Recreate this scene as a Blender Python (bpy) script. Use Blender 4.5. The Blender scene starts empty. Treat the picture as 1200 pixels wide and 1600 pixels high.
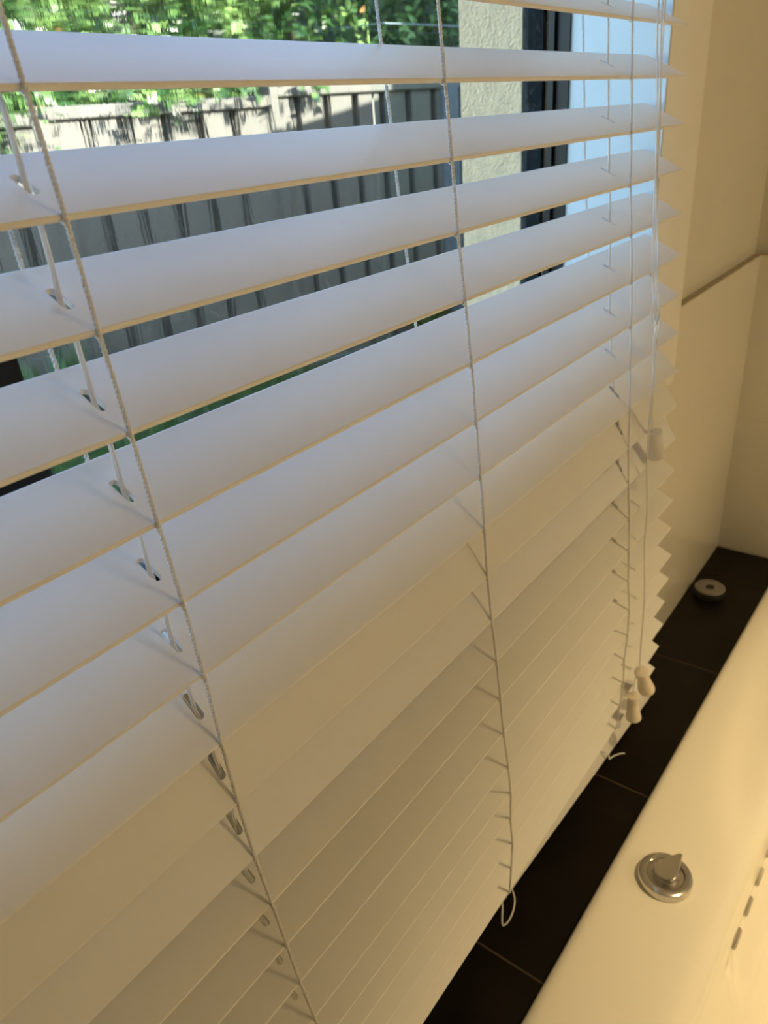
import bpy, math, random
from mathutils import Vector, Matrix
import numpy as np

random.seed(7)
np.random.seed(7)
scene = bpy.context.scene
COL = scene.collection
PI = math.pi

# ------------------------------------------------------------------ camera
cam_d = bpy.data.cameras.new('camera')
cam = bpy.data.objects.new('camera', cam_d)
COL.objects.link(cam)
scene.camera = cam
RIGHT = Vector((0.6033, -0.7942, -0.0727)).normalized()
FWD = Vector((0.6881, 0.5645, -0.4559)).normalized()
RIGHT = (RIGHT - FWD * RIGHT.dot(FWD)).normalized()
UP = RIGHT.cross(FWD).normalized()
CAM = Vector((-0.1252, -0.3088, -0.0325))
mw = Matrix.Identity(4)
for i in range(3):
    mw[i][0] = RIGHT[i]
    mw[i][1] = UP[i]
    mw[i][2] = -FWD[i]
    mw[i][3] = CAM[i]
cam.matrix_world = mw
cam_d.sensor_fit = 'VERTICAL'
cam_d.sensor_height = 36.0
cam_d.lens = 1177.86 * 36.0 / 1600.0
cam_d.clip_start = 0.01
cam_d.clip_end = 200
cam_d.dof.use_dof = True
cam_d.dof.focus_distance = 0.46
cam_d.dof.aperture_fstop = 13.0

# ------------------------------------------------------------------ sky, sun, exposure
SUN_DIR = Vector((-0.05, 0.80, -0.50)).normalized()      # the way the sunlight travels
world = bpy.data.worlds.new('world')
scene.world = world
world.use_nodes = True
wn = world.node_tree
wn.nodes.clear()
w_out = wn.nodes.new('ShaderNodeOutputWorld')
w_bg = wn.nodes.new('ShaderNodeBackground')
w_sky = wn.nodes.new('ShaderNodeTexSky')
w_sky.sky_type = 'NISHITA'
w_sky.sun_disc = False
w_sky.sun_elevation = math.asin(-SUN_DIR.z)
w_sky.sun_rotation = math.atan2(-SUN_DIR.x, -SUN_DIR.y)
w_sky.air_density = 1.0
w_sky.dust_density = 0.6
w_sky.ozone_density = 2.5
w_bg.inputs['Strength'].default_value = 1.42
wn.links.new(w_sky.outputs[0], w_bg.inputs['Color'])
wn.links.new(w_bg.outputs[0], w_out.inputs['Surface'])

sun_d = bpy.data.lights.new('sun', 'SUN')
sun_d.energy = 25.0
sun_d.color = (1.0, 0.96, 0.88)
sun_d.angle = 0.009
sun = bpy.data.objects.new('sun', sun_d)
COL.objects.link(sun)
sun.rotation_euler = SUN_DIR.to_track_quat('-Z', 'Y').to_euler()

vs = scene.view_settings
vs.view_transform = 'Standard'
vs.look = 'None'
vs.gamma = 1.0
vs.use_curve_mapping = False
vs.exposure = 0.0
LAMP_POWER = 240.0
LAMP_CONE = 70.0
WALL_LIGHT_POWER = 7.4
LAMP_COLOR = (1.0, 0.715, 0.33)

# ------------------------------------------------------------------ materials
def new_mat(name):
    m = bpy.data.materials.new(name)
    m.use_nodes = True
    nt = m.node_tree
    return m, nt, nt.nodes['Principled BSDF'], nt.nodes['Material Output']

def mat(name, col, rough=0.5, metal=0.0, spec=0.5, vary=0.0, vscale=20.0, bump=0.0, bscale=80.0,
        coat=0.0, stretch=None, detail=4.0):
    m, nt, b, out = new_mat(name)
    b.inputs['Base Color'].default_value = (*col, 1)
    b.inputs['Roughness'].default_value = rough
    b.inputs['Metallic'].default_value = metal
    b.inputs['Specular IOR Level'].default_value = spec
    b.inputs['Coat Weight'].default_value = coat
    tc = nt.nodes.new('ShaderNodeTexCoord')
    mp = nt.nodes.new('ShaderNodeMapping')
    nt.links.new(tc.outputs['Object'], mp.inputs['Vector'])
    if stretch:
        mp.inputs['Scale'].default_value = stretch
    if vary > 0:
        n = nt.nodes.new('ShaderNodeTexNoise')
        n.inputs['Scale'].default_value = vscale
        n.inputs['Detail'].default_value = detail
        nt.links.new(mp.outputs[0], n.inputs['Vector'])
        r = nt.nodes.new('ShaderNodeValToRGB')
        r.color_ramp.elements[0].position = 0.3
        r.color_ramp.elements[1].position = 0.7
        r.color_ramp.elements[0].color = (*[c * (1 - vary) for c in col], 1)
        r.color_ramp.elements[1].color = (*[min(1, c * (1 + vary)) for c in col], 1)
        nt.links.new(n.outputs['Fac'], r.inputs['Fac'])
        nt.links.new(r.outputs['Color'], b.inputs['Base Color'])
    if bump > 0:
        n2 = nt.nodes.new('ShaderNodeTexNoise')
        n2.inputs['Scale'].default_value = bscale
        n2.inputs['Detail'].default_value = 5.0
        nt.links.new(mp.outputs[0], n2.inputs['Vector'])
        bp = nt.nodes.new('ShaderNodeBump')
        bp.inputs['Strength'].default_value = bump
        bp.inputs['Distance'].default_value = 0.004
        nt.links.new(n2.outputs['Fac'], bp.inputs['Height'])
        nt.links.new(bp.outputs[0], b.inputs['Normal'])
    return m

M = {}
M['slat'] = mat('white_pvc_slat', (0.87, 0.87, 0.87), 0.42, vary=0.02, vscale=9, bump=0.02, bscale=240)
M['cord'] = mat('white_cord', (0.95, 0.95, 0.94), 0.5)
def fibre(m, k):
    nt = m.node_tree
    b, out = nt.nodes['Principled BSDF'], nt.nodes['Material Output']
    tr = nt.nodes.new('ShaderNodeBsdfTranslucent')
    tr.inputs['Color'].default_value = (0.95, 0.95, 0.94, 1)
    mix = nt.nodes.new('ShaderNodeMixShader')
    mix.inputs['Fac'].default_value = k
    nt.links.new(b.outputs[0], mix.inputs[1])
    nt.links.new(tr.outputs[0], mix.inputs[2])
    nt.links.new(mix.outputs[0], out.inputs['Surface'])
fibre(M['cord'], 0.35)
M['tassel'] = mat('cream_plastic', (0.86, 0.78, 0.68), 0.35, vary=0.05)
M['tassel_clear'] = mat('frosted_plastic', (0.88, 0.86, 0.82), 0.25)
fibre(M['tassel_clear'], 0.45)
M['paint'] = mat('wall_paint', (0.71, 0.68, 0.60), 0.6, vary=0.02, vscale=6, bump=0.05, bscale=160)
M['gloss_paint'] = mat('gloss_paint', (0.88, 0.87, 0.83), 0.3, vary=0.015, bump=0.02, bscale=120)
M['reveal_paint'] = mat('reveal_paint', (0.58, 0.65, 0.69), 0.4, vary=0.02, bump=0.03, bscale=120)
M['tile'] = mat('cream_gloss_tile', (0.80, 0.77, 0.69), 0.06, spec=0.85, vary=0.02, vscale=5, bump=0.015, bscale=25)
M['grout'] = mat('pale_grout', (0.76, 0.73, 0.65), 0.5, vary=0.03, vscale=60)
M['dirty_grout'] = mat('dirty_grout', (0.42, 0.37, 0.29), 0.9, vary=0.25, vscale=90)
M['hob_tile'] = mat('dark_brown_tile', (0.0055, 0.0036, 0.0024), 0.38, spec=0.18, vary=0.55, vscale=14, bump=0.05, bscale=40, detail=8)
M['hob_grout'] = mat('dark_grout', (0.06, 0.041, 0.020), 0.8, vary=0.2, vscale=60)
M['bath'] = mat('bath_acrylic', (0.90, 0.87, 0.79), 0.14, vary=0.01, vscale=3, coat=0.2)
M['chrome'] = mat('brushed_chrome', (0.64, 0.62, 0.60), 0.16, metal=1.0)
M['black_alu'] = mat('black_aluminium', (0.006, 0.008, 0.011), 0.35, spec=0.25, vary=0.3, vscale=40)
M['fuzzy_alu'] = mat('dusty_black_frame', (0.006, 0.008, 0.010), 0.8, spec=0.15, vary=0.6, vscale=130, detail=8)
M['render'] = mat('cream_render', (0.80, 0.57, 0.33), 0.9, vary=0.10, vscale=60, bump=1.0, bscale=260)
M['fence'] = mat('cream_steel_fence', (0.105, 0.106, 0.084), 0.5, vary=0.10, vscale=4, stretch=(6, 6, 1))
M['post'] = mat('grey_steel_post', (0.10, 0.12, 0.13), 0.55, vary=0.1)
M['soil'] = mat('lawn_soil', (0.028, 0.042, 0.018), 0.95, vary=0.5, vscale=3, bump=0.4, bscale=30)
M['floor'] = mat('floor_tile', (0.30, 0.24, 0.18), 0.4, vary=0.1)
M['roof'] = mat('roof_tile', (0.20, 0.14, 0.11), 0.8, vary=0.2)
M['soffit'] = mat('soffit_white', (0.75, 0.75, 0.73), 0.7)
M['brick'] = mat('rendered_brick', (0.60, 0.50, 0.36), 0.9, vary=0.1)
M['twig'] = mat('twig', (0.07, 0.06, 0.035), 0.9, vary=0.4, vscale=12)
M['rubber'] = mat('black_rubber', (0.012, 0.011, 0.010), 0.5)
M['grey_plastic'] = mat('grey_plastic', (0.19, 0.175, 0.16), 0.35, vary=0.05)
M['wire'] = mat('pale_wire', (0.22, 0.28, 0.30), 0.4)
M['lamp_ring'] = mat('white_metal', (0.85, 0.85, 0.83), 0.4)

def leaf_mat(name, a, b_, trans):
    m, nt, b, out = new_mat(name)
    tc = nt.nodes.new('ShaderNodeTexCoord')
    n = nt.nodes.new('ShaderNodeTexNoise')
    n.inputs['Scale'].default_value = 3.5
    n.inputs['Detail'].default_value = 6
    nt.links.new(tc.outputs['Object'], n.inputs['Vector'])
    oi = nt.nodes.new('ShaderNodeObjectInfo')
    mx = nt.nodes.new('ShaderNodeMath')
    mx.operation = 'ADD'
    nt.links.new(n.outputs['Fac'], mx.inputs[0])
    ms = nt.nodes.new('ShaderNodeMath')
    ms.operation = 'MULTIPLY_ADD'
    nt.links.new(oi.outputs['Random'], ms.inputs[0])
    ms.inputs[1].default_value = 0.3
    ms.inputs[2].default_value = -0.15
    nt.links.new(ms.outputs[0], mx.inputs[1])
    r = nt.nodes.new('ShaderNodeValToRGB')
    r.color_ramp.elements[0].position = 0.32
    r.color_ramp.elements[1].position = 0.68
    r.color_ramp.elements[0].color = (*a, 1)
    r.color_ramp.elements[1].color = (*b_, 1)
    nt.links.new(mx.outputs[0], r.inputs['Fac'])
    nt.links.new(r.outputs['Color'], b.inputs['Base Color'])
    b.inputs['Roughness'].default_value = 0.26
    tr = nt.nodes.new('ShaderNodeBsdfTranslucent')
    nt.links.new(r.outputs['Color'], tr.inputs['Color'])
    mix = nt.nodes.new('ShaderNodeMixShader')
    mix.inputs['Fac'].default_value = trans
    nt.links.new(b.outputs[0], mix.inputs[1])
    nt.links.new(tr.outputs[0], mix.inputs[2])
    nt.links.new(mix.outputs[0], out.inputs['Surface'])
    return m
M['leaf'] = leaf_mat('hedge_leaf', (0.026, 0.078, 0.020), (0.27, 0.44, 0.125), 0.22)
M['leaf_red'] = leaf_mat('bronze_young_leaf', (0.35, 0.16, 0.05), (0.50, 0.30, 0.10), 0.25)
M['grass'] = leaf_mat('grass_blade', (0.025, 0.080, 0.018), (0.08, 0.18, 0.035), 0.2)

def glass_mat():
    m, nt, b, out = new_mat('window_glass')
    nt.nodes.remove(b)
    tc = nt.nodes.new('ShaderNodeTexCoord')
    # vertical runs of old water and dust, mostly on the left of the pane
    mp = nt.nodes.new('ShaderNodeMapping')
    mp.inputs['Scale'].default_value = (130, 1, 14)
    nt.links.new(tc.outputs['Object'], mp.inputs['Vector'])
    n = nt.nodes.new('ShaderNodeTexNoise')
    n.inputs['Scale'].default_value = 1.0
    n.inputs['Detail'].default_value = 6
    n.inputs['Distortion'].default_value = 0.6
    nt.links.new(mp.outputs[0], n.inputs['Vector'])
    sep = nt.nodes.new('ShaderNodeSeparateXYZ')
    nt.links.new(tc.outputs['Object'], sep.inputs[0])
    fall = nt.nodes.new('ShaderNodeMapRange')
    fall.inputs['From Min'].default_value = 0.45
    fall.inputs['From Max'].default_value = 0.18
    fall.inputs['To Min'].default_value = 0.0
    fall.inputs['To Max'].default_value = 1.0
    nt.links.new(sep.outputs['X'], fall.inputs['Value'])
    bp = nt.nodes.new('ShaderNodeBump')
    bp.inputs['Distance'].default_value = 0.0012
    nt.links.new(n.outputs['Fac'], bp.inputs['Height'])
    sm = nt.nodes.new('ShaderNodeMath')
    sm.operation = 'MULTIPLY'
    sm.inputs[1].default_value = 0.09
    nt.links.new(fall.outputs[0], sm.inputs[0])
    nt.links.new(sm.outputs[0], bp.inputs['Strength'])
    rf = nt.nodes.new('ShaderNodeBsdfRefraction')
    rf.inputs['IOR'].default_value = 1.25
    rf.inputs['Roughness'].default_value = 0.0
    nt.links.new(bp.outputs[0], rf.inputs['Normal'])
    tr = nt.nodes.new('ShaderNodeBsdfTransparent')
    tr.inputs['Color'].default_value = (0.93, 0.97, 0.96, 1)
    # where the runs are
    mk = nt.nodes.new('ShaderNodeMath')
    mk.operation = 'LESS_THAN'
    mk.inputs[1].default_value = 0.45
    nt.links.new(sep.outputs['X'], mk.inputs[0])
    mx1 = nt.nodes.new('ShaderNodeMixShader')
    nt.links.new(mk.outputs[0], mx1.inputs['Fac'])
    nt.links.new(tr.outputs[0], mx1.inputs[1])
    nt.links.new(rf.outputs[0], mx1.inputs[2])
    # thin dust
    nd = nt.nodes.new('ShaderNodeTexNoise')
    nd.inputs['Scale'].default_value = 90
    nd.inputs['Detail'].default_value = 8
    nd.inputs['Distortion'].default_value = 1.5
    nt.links.new(tc.outputs['Object'], nd.inputs['Vector'])
    dr = nt.nodes.new('ShaderNodeMapRange')
    dr.inputs['From Min'].default_value = 0.60
    dr.inputs['From Max'].default_value = 0.80
    dr.inputs['To Min'].default_value = 0.004
    dr.inputs['To Max'].default_value = 0.30
    nt.links.new(nd.outputs['Fac'], dr.inputs['Value'])
    df = nt.nodes.new('ShaderNodeBsdfDiffuse')
    df.inputs['Color'].default_value = (0.6, 0.66, 0.66, 1)
    mx2 = nt.nodes.new('ShaderNodeMixShader')
    nt.links.new(dr.outputs[0], mx2.inputs['Fac'])
    nt.links.new(mx1.outputs[0], mx2.inputs[1])
    nt.links.new(df.outputs[0], mx2.inputs[2])
    gl = nt.nodes.new('ShaderNodeBsdfGlossy')
    gl.inputs['Roughness'].default_value = 0.02
    fr = nt.nodes.new('ShaderNodeFresnel')
    fr.inputs['IOR'].default_value = 1.33
    geo = nt.nodes.new('ShaderNodeNewGeometry')
    inv = nt.nodes.new('ShaderNodeMath')
    inv.operation = 'SUBTRACT'
    inv.inputs[0].default_value = 1.0
    nt.links.new(geo.outputs['Backfacing'], inv.inputs[1])
    fm = nt.nodes.new('ShaderNodeMath')
    fm.operation = 'MULTIPLY'
    nt.links.new(fr.outputs[0], fm.inputs[0])
    nt.links.new(inv.outputs[0], fm.inputs[1])
    mx3 = nt.nodes.new('ShaderNodeMixShader')
    nt.links.new(fm.outputs[0], mx3.inputs['Fac'])
    nt.links.new(mx2.outputs[0], mx3.inputs[1])
    nt.links.new(gl.outputs[0], mx3.inputs[2])
    nt.links.new(mx3.outputs[0], out.inputs['Surface'])
    return m
M['glass'] = glass_mat()

def emit_mat(name, col, s):
    m, nt, b, out = new_mat(name)
    b.inputs['Base Color'].default_value = (*col, 1)
    b.inputs['Emission Color'].default_value = (*col, 1)
    b.inputs['Emission Strength'].default_value = s
    return m
M['lamp_glow'] = emit_mat('lamp_glow', LAMP_COLOR, 3.0)

# ------------------------------------------------------------------ mesh helpers
class MB:
    def __init__(self):
        self.v = []
        self.f = []
    def add(self, vs_, fs):
        o = len(self.v)
        self.v += [tuple(p) for p in vs_]
        self.f += [tuple(i + o for i in f) for f in fs]
        return self
    def box(self, x0, x1, y0, y1, z0, z1, bev=0.0):
        if bev <= 0:
            vs_ = [(x, y, z) for z in (z0, z1) for y in (y0, y1) for x in (x0, x1)]
            return self.add(vs_, [(0, 2, 3, 1), (4, 5, 7, 6), (0, 1, 5, 4), (2, 6, 7, 3), (0, 4, 6, 2), (1, 3, 7, 5)])
        b = bev
        # chamfered box: three shrunken faces pairs
        vs_ = []
        idx = {}
        for sx in (0, 1):
            for sy in (0, 1):
                for sz in (0, 1):
                    X = (x0, x1)[sx]; Y = (y0, y1)[sy]; Z = (z0, z1)[sz]
                    ix = b if sx == 0 else -b
                    iy = b if sy == 0 else -b
                    iz = b if sz == 0 else -b
                    idx[(sx, sy, sz, 0)] = len(vs_); vs_.append((X, Y + iy, Z + iz))
                    idx[(sx, sy, sz, 1)] = len(vs_); vs_.append((X + ix, Y, Z + iz))
                    idx[(sx, sy, sz, 2)] = len(vs_); vs_.append((X + ix, Y + iy, Z))
        fs = []
        def q(*k):
            fs.append(tuple(idx[a] for a in k))
        for s in (0, 1):
            q((s, 0, 0, 0), (s, 1, 0, 0), (s, 1, 1, 0), (s, 0, 1, 0))
            q((0, s, 0, 1), (1, s, 0, 1), (1, s, 1, 1), (0, s, 1, 1))
            q((0, 0, s, 2), (1, 0, s, 2), (1, 1, s, 2), (0, 1, s, 2))
        for a in (0, 1):
            for c in (0, 1):
                q((a, c, 0, 0), (a, c, 0, 1), (a, c, 1, 1), (a, c, 1, 0))
                q((a, 0, c, 0), (a, 0, c, 2), (a, 1, c, 2), (a, 1, c, 0))
                q((0, a, c, 1), (0, a, c, 2), (1, a, c, 2), (1, a, c, 1))
                for e in (0, 1):
                    q((a, c, e, 0), (a, c, e, 1), (a, c, e, 2))
        return self.add(vs_, fs)
    def tube(self, pts, r, sides=6, cap=True):
        pts = [Vector(p) for p in pts]
        n = len(pts)
        rs = r if isinstance(r, (list, tuple)) else [r] * n
        t0 = (pts[1] - pts[0]).normalized()
        ref = Vector((0, 0, 1)) if abs(t0.z) < 0.9 else Vector((1, 0, 0))
        u = t0.cross(ref).normalized()
        vs_, fs = [], []
        for i, p in enumerate(pts):
            t = (pts[min(i + 1, n - 1)] - pts[max(i - 1, 0)])
            if t.length < 1e-9:
                t = t0
            t.normalize()
            u = (u - t * u.dot(t))
            if u.length < 1e-6:
                u = t.orthogonal()
            u.normalize()
            w = t.cross(u)
            for k in range(sides):
                a = 2 * PI * k / sides
                vs_.append(p + (u * math.cos(a) + w * math.sin(a)) * rs[i])
        for i in range(n - 1):
            for k in range(sides):
                k2 = (k + 1) % sides
                fs.append((i * sides + k, i * sides + k2, (i + 1) * sides + k2, (i + 1) * sides + k))
        if cap:
            fs.append(tuple(range(sides))[::-1])
            fs.append(tuple((n - 1) * sides + k for k in range(sides)))
        return self.add(vs_, fs)
    def rope(self, pts, r, pitch=0.0038, strands=2, per=7, sides=5):
        """a twisted cord: strands winding about the line"""
        pts = [Vector(p) for p in pts]
        seg = [(pts[i + 1] - pts[i]).length for i in range(len(pts) - 1)]
        L = sum(seg)
        n = max(4, int(L / pitch * per))
        line = []
        acc, j = 0.0, 0
        for i in range(n + 1):
            s = L * i / n
            while j < len(seg) - 1 and s > acc + seg[j]:
                acc += seg[j]
                j += 1
            line.append(pts[j].lerp(pts[j + 1], min(1, (s - acc) / max(seg[j], 1e-9))))
        t = (pts[-1] - pts[0]).normalized()
        u = t.orthogonal().normalized()
        w = t.cross(u)
        for k in range(strands):
            ph = 2 * PI * k / strands
            hel = [p + (u * math.cos(ph + 2 * PI * i / per) + w * math.sin(ph + 2 * PI * i / per)) * r * 0.48
                   for i, p in enumerate(line)]
            self.tube(hel, r * 0.62, sides)
        return self
    def lathe(self, prof, center=(0, 0, 0), n=32, axis='Z', mtx=None):
        """prof = [(radius, height)]"""
        vs_, fs = [], []
        for (r, h) in prof:
            for k in range(n):
                a = 2 * PI * k / n
                p = Vector((r * math.cos(a), r * math.sin(a), h))
                if mtx is not None:
                    p = mtx @ p
                vs_.append((p.x + center[0], p.y + center[1], p.z + center[2]))
        for i in range(len(prof) - 1):
            for k in range(n):
                k2 = (k + 1) % n
                fs.append((i * n + k, i * n + k2, (i + 1) * n + k2, (i + 1) * n + k))
        fs.append(tuple(range(n))[::-1])
        fs.append(tuple((len(prof) - 1) * n + k for k in range(n)))
        return self.add(vs_, fs)
    def mesh(self, name, m, smooth=None):
        me = bpy.data.meshes.new(name)
        me.from_pydata(self.v, [], self.f)
        me.materials.append(m)
        if smooth is not None:
            me.polygons.foreach_set('use_smooth', [True] * len(me.polygons))
            me.set_sharp_from_angle(angle=math.radians(smooth))
        me.update()
        return me
    def build(self, name, m, parent=None, smooth=None, loc=None):
        o = bpy.data.objects.new(name, self.mesh(name, m, smooth))
        COL.objects.link(o)
        if loc is not None:
            o.location = loc
        if parent is not None:
            o.parent = parent
        return o

def fix_normals(o):
    import bmesh
    bm = bmesh.new()
    bm.from_mesh(o.data)
    bmesh.ops.recalc_face_normals(bm, faces=bm.faces)
    bm.to_mesh(o.data)
    bm.free()
    return o

def put(name, me, parent, loc=(0, 0, 0), rot=(0, 0, 0)):
    o = bpy.data.objects.new(name, me)
    COL.objects.link(o)
    o.location = loc
    o.rotation_euler = rot
    o.parent = parent
    return o

def empty(name, loc=(0, 0, 0), rz=0.0):
    o = bpy.data.objects.new(name, None)
    COL.objects.link(o)
    o.location = loc
    o.rotation_euler = (0, 0, rz)
    o.empty_display_size = 0.05
    return o

def tag(o, label=None, cat=None, group=None, kind=None):
    if label: o['label'] = label
    if cat: o['category'] = cat
    if group: o['group'] = group
    if kind: o['kind'] = kind
    return o

# ------------------------------------------------------------------ main dimensions
WIN_X0, WIN_X1 = -0.415, 0.778          # window opening inside
WIN_HEAD, SILL_Z = 0.46, -0.365
FRAME_Y0, FRAME_Y1 = 0.112, 0.166       # black frame
EXT_Y = 0.250                           # outside face of the wall
TILE_Y = 0.008                          # face of the wall tiles
PLASTER_Y = 0.020
HOB_Z = -0.857
END_X = 1.337                           # face of the end wall tiles
TILE_TOP = -0.279
FLOOR_Z, CEIL_Z = -1.36, 1.06
BACK_Y, LEFT_X = -2.1, -1.5
GROUND_Z = -1.32

# ------------------------------------------------------------------ room shell
def structure(o, label):
    return tag(o, label, 'structure', None, 'structure') and o

wb = MB()
wb.box(LEFT_X, WIN_X0, PLASTER_Y, FRAME_Y0, FLOOR_Z, CEIL_Z)
wb.box(WIN_X1, END_X + 0.12, PLASTER_Y, FRAME_Y0, FLOOR_Z, CEIL_Z)
wb.box(WIN_X0, WIN_X1, PLASTER_Y, FRAME_Y0, WIN_HEAD, CEIL_Z)
wb.box(WIN_X0, WIN_X1, PLASTER_Y, FRAME_Y0, FLOOR_Z, SILL_Z - 0.022)
wall_back = wb.build('wall_back', M['paint'])
tag(wall_back, 'cream painted window wall above and around the blind', 'wall', kind='structure')
ex = MB()
ex.box(-4.0, WIN_X0 + 0.01, FRAME_Y0 + 0.001, EXT_Y, GROUND_Z - 0.3, 1.38)
ex.box(WIN_X1 - 0.010, 4.0, FRAME_Y0 + 0.055, EXT_Y, GROUND_Z - 0.3, 1.38)
ex.box(WIN_X1 + 0.001, 4.0, FRAME_Y0 + 0.001, FRAME_Y0 + 0.055, GROUND_Z - 0.3, 1.38)
ex.box(WIN_X0 + 0.01, WIN_X1 - 0.010, FRAME_Y0 + 0.001, EXT_Y, WIN_HEAD, 1.38)
ex.box(WIN_X0 + 0.01, WIN_X1 - 0.010, FRAME_Y0 + 0.001, EXT_Y, GROUND_Z - 0.3, SILL_Z - 0.03)
wall_ext = ex.build('wall_exterior', M['render'])
tag(wall_ext, 'rough cream rendered outside wall seen beyond the window frame', 'wall', kind='structure')

wr = MB().box(END_X + 0.012, END_X + 0.12, BACK_Y, PLASTER_Y, FLOOR_Z, CEIL_Z).build('wall_right', M['paint'])
tag(wr, 'cream end wall beyond the far end of the bath', 'wall', kind='structure')
wl = MB().box(LEFT_X - 0.1, LEFT_X, BACK_Y, FRAME_Y0, FLOOR_Z, CEIL_Z).build('wall_left', M['paint'])
tag(wl, 'cream painted side wall behind the camera', 'wall', kind='structure')
wf = MB().box(LEFT_X - 0.1, END_X + 0.12, BACK_Y - 0.1, BACK_Y, FLOOR_Z, CEIL_Z).build('wall_front', M['paint'])
tag(wf, 'cream painted wall facing the window', 'wall', kind='structure')
fl = MB().box(LEFT_X - 0.1, END_X + 0.12, BACK_Y - 0.1, FRAME_Y0, FLOOR_Z - 0.08, FLOOR_Z).build('floor', M['floor'])
tag(fl, 'brown tiled bathroom floor', 'floor', kind='structure')
ce = MB().box(LEFT_X - 0.1, END_X + 0.12, BACK_Y - 0.1, EXT_Y, CEIL_Z, CEIL_Z + 0.08).build('ceiling', M['soffit'])
tag(ce, 'white bathroom ceiling', 'ceiling', kind='structure')

# wall tiles: two courses above the bath ledge, along the window wall and the end wall
JOINT = -0.574
def tile_mesh(w, h, t):
    return MB().box(-w / 2, w / 2, -t, 0, -h / 2, h / 2, 0.0012).mesh('wall_tile', M['tile'])
bed = MB().box(LEFT_X, END_X + 0.01, TILE_Y + 0.0009, PLASTER_Y, HOB_Z - 0.02, TILE_TOP - 0.002)
bedo = bed.build('grout', M['grout'], wall_back)
courses = [(HOB_Z + 0.0010, JOINT - 0.0006), (JOINT + 0.0006, TILE_TOP)]
g = 0.0012
tcache = {}
def add_tile(parent, x0, x1, z0, z1, along='X'):
    w, h = x1 - x0, z1 - z0
    key = (round(w, 4), round(h, 4))
    if key not in tcache:
        tcache[key] = tile_mesh(w, h, 0.007)
    cx, cz = (x0 + x1) / 2, (z0 + z1) / 2
    if along == 'X':
        return put('wall_tile', tcache[key], parent, (cx, TILE_Y + 0.007, cz))
    return put('wall_tile', tcache[key], parent, (END_X + 0.007, cx, cz), (0, 0, -PI / 2))
xs = [END_X + 0.004]
while xs[-1] > -0.9:
    xs.append(xs[-1] - 0.6)
for (z0, z1) in courses:
    for a, b in zip(xs[1:], xs[:-1]):
        segs = [(a, b)]
        if z1 > SILL_Z:                                   # upper course stops at the architrave
            if a < 0.89 and b > WIN_X0 - 0.11:
                segs = []
                if b > 0.89: segs.append((max(a, 0.89), b))
                if a < WIN_X0 - 0.11: segs.append((a, WIN_X0 - 0.11))
        for (p, q) in segs:
            if q > END_X:                                 # the tall tile between architrave and corner
                if z1 > SILL_Z:
                    add_tile(wall_back, p + g / 2, q - g / 2, courses[0][0], TILE_TOP)
                elif p < 0.89:
                    add_tile(wall_back, p + g / 2, 0.89 - g / 2, z0, z1)
                continue
            add_tile(wall_back, p + g / 2, q - g / 2, z0, z1)
# lower part of the upper course, under the window
for a, b in zip(xs[1:], xs[:-1]):
    p, q = max(a, WIN_X0 - 0.11), min(b, 0.888)
    if q - p > 0.05:
        add_tile(wall_back, p + g / 2, q - g / 2, JOINT + 0.001, SILL_Z - 0.026)
MB().box(END_X + 0.0009, END_X + 0.0125, BACK_Y, PLASTER_Y, HOB_Z - 0.02, TILE_TOP - 0.002).build('grout', M['grout'], wr)
for (z0, z1) in courses:
    y = TILE_Y + 0.003
    while y > -1.3:
        add_tile(wr, y - 0.6 + g / 2, y - g / 2, z0, z1, 'Y')
        y -= 0.6
# grubby ledge along the top of the tiles
led = MB().box(0.889, END_X + 0.004, TILE_Y + 0.0005, PLASTER_Y + 0.0005, TILE_TOP - 0.003, TILE_TOP + 0.0005)
led.box(END_X + 0.0005, END_X + 0.0125, -1.3, TILE_Y + 0.0005, TILE_TOP - 0.003, TILE_TOP + 0.0005)
tag(led.build('trim_1', M['dirty_grout']), 'thin grubby ledge along the top of the wall tiles', 'trim', kind='structure')

# architrave at the right of the window
def arch_profile(x_in, sgn):
    return [(x_in, PLASTER_Y), (x_in, 0.0055), (x_in + sgn * 0.002, 0.0035), (x_in + sgn * 0.012, 0.0035),
            (x_in + sgn * 0.020, 0.001), (x_in + sgn * 0.028, -0.0030), (x_in + sgn * 0.040, -0.0045),
            (x_in + sgn * 0.105, -0.0045), (x_in + sgn * 0.1085, -0.002), (x_in + sgn * 0.109, PLASTER_Y)]
for nm, xi, sg, lab in (('trim_2', WIN_X1, 1, 'pale moulded architrave right of the window'),
                        ('trim_3', WIN_X0, -1, 'pale moulded architrave left of the window')):
    pr = arch_profile(xi, sg)
    n = len(pr)
    mb = MB()
    vs_ = [(x, y, SILL_Z - 0.003) for x, y in pr] + [(x, y, WIN_HEAD + 0.1) for x, y in pr]
    fs = [(i, (i + 1) % n, n + (i + 1) % n, n + i) for i in range(n)] + [tuple(range(n))[::-1], tuple(range(n, 2 * n))]
    mb.add(vs_, fs)
    o = fix_normals(mb.build(nm, M['gloss_paint'], smooth=30))
    tag(o, lab, 'trim', kind='structure')
sill = MB().box(WIN_X0 - 0.03, WIN_X1 + 0.02, -0.006, FRAME_Y0, SILL_Z - 0.022, SILL_Z, 0.003)
tag(sill.build('trim_4', M['gloss_paint']), 'white window sill behind the blind', 'trim', kind='structure')
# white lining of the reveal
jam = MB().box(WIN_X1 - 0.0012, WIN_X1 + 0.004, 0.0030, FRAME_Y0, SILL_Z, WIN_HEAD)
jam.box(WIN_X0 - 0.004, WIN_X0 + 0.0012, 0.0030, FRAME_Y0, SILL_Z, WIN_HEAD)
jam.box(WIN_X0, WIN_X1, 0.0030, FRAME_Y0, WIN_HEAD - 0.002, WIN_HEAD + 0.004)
tag(jam.build('trim_5', M['reveal_paint']), 'white painted reveal lining inside the window opening', 'trim', kind='structure')

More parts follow.
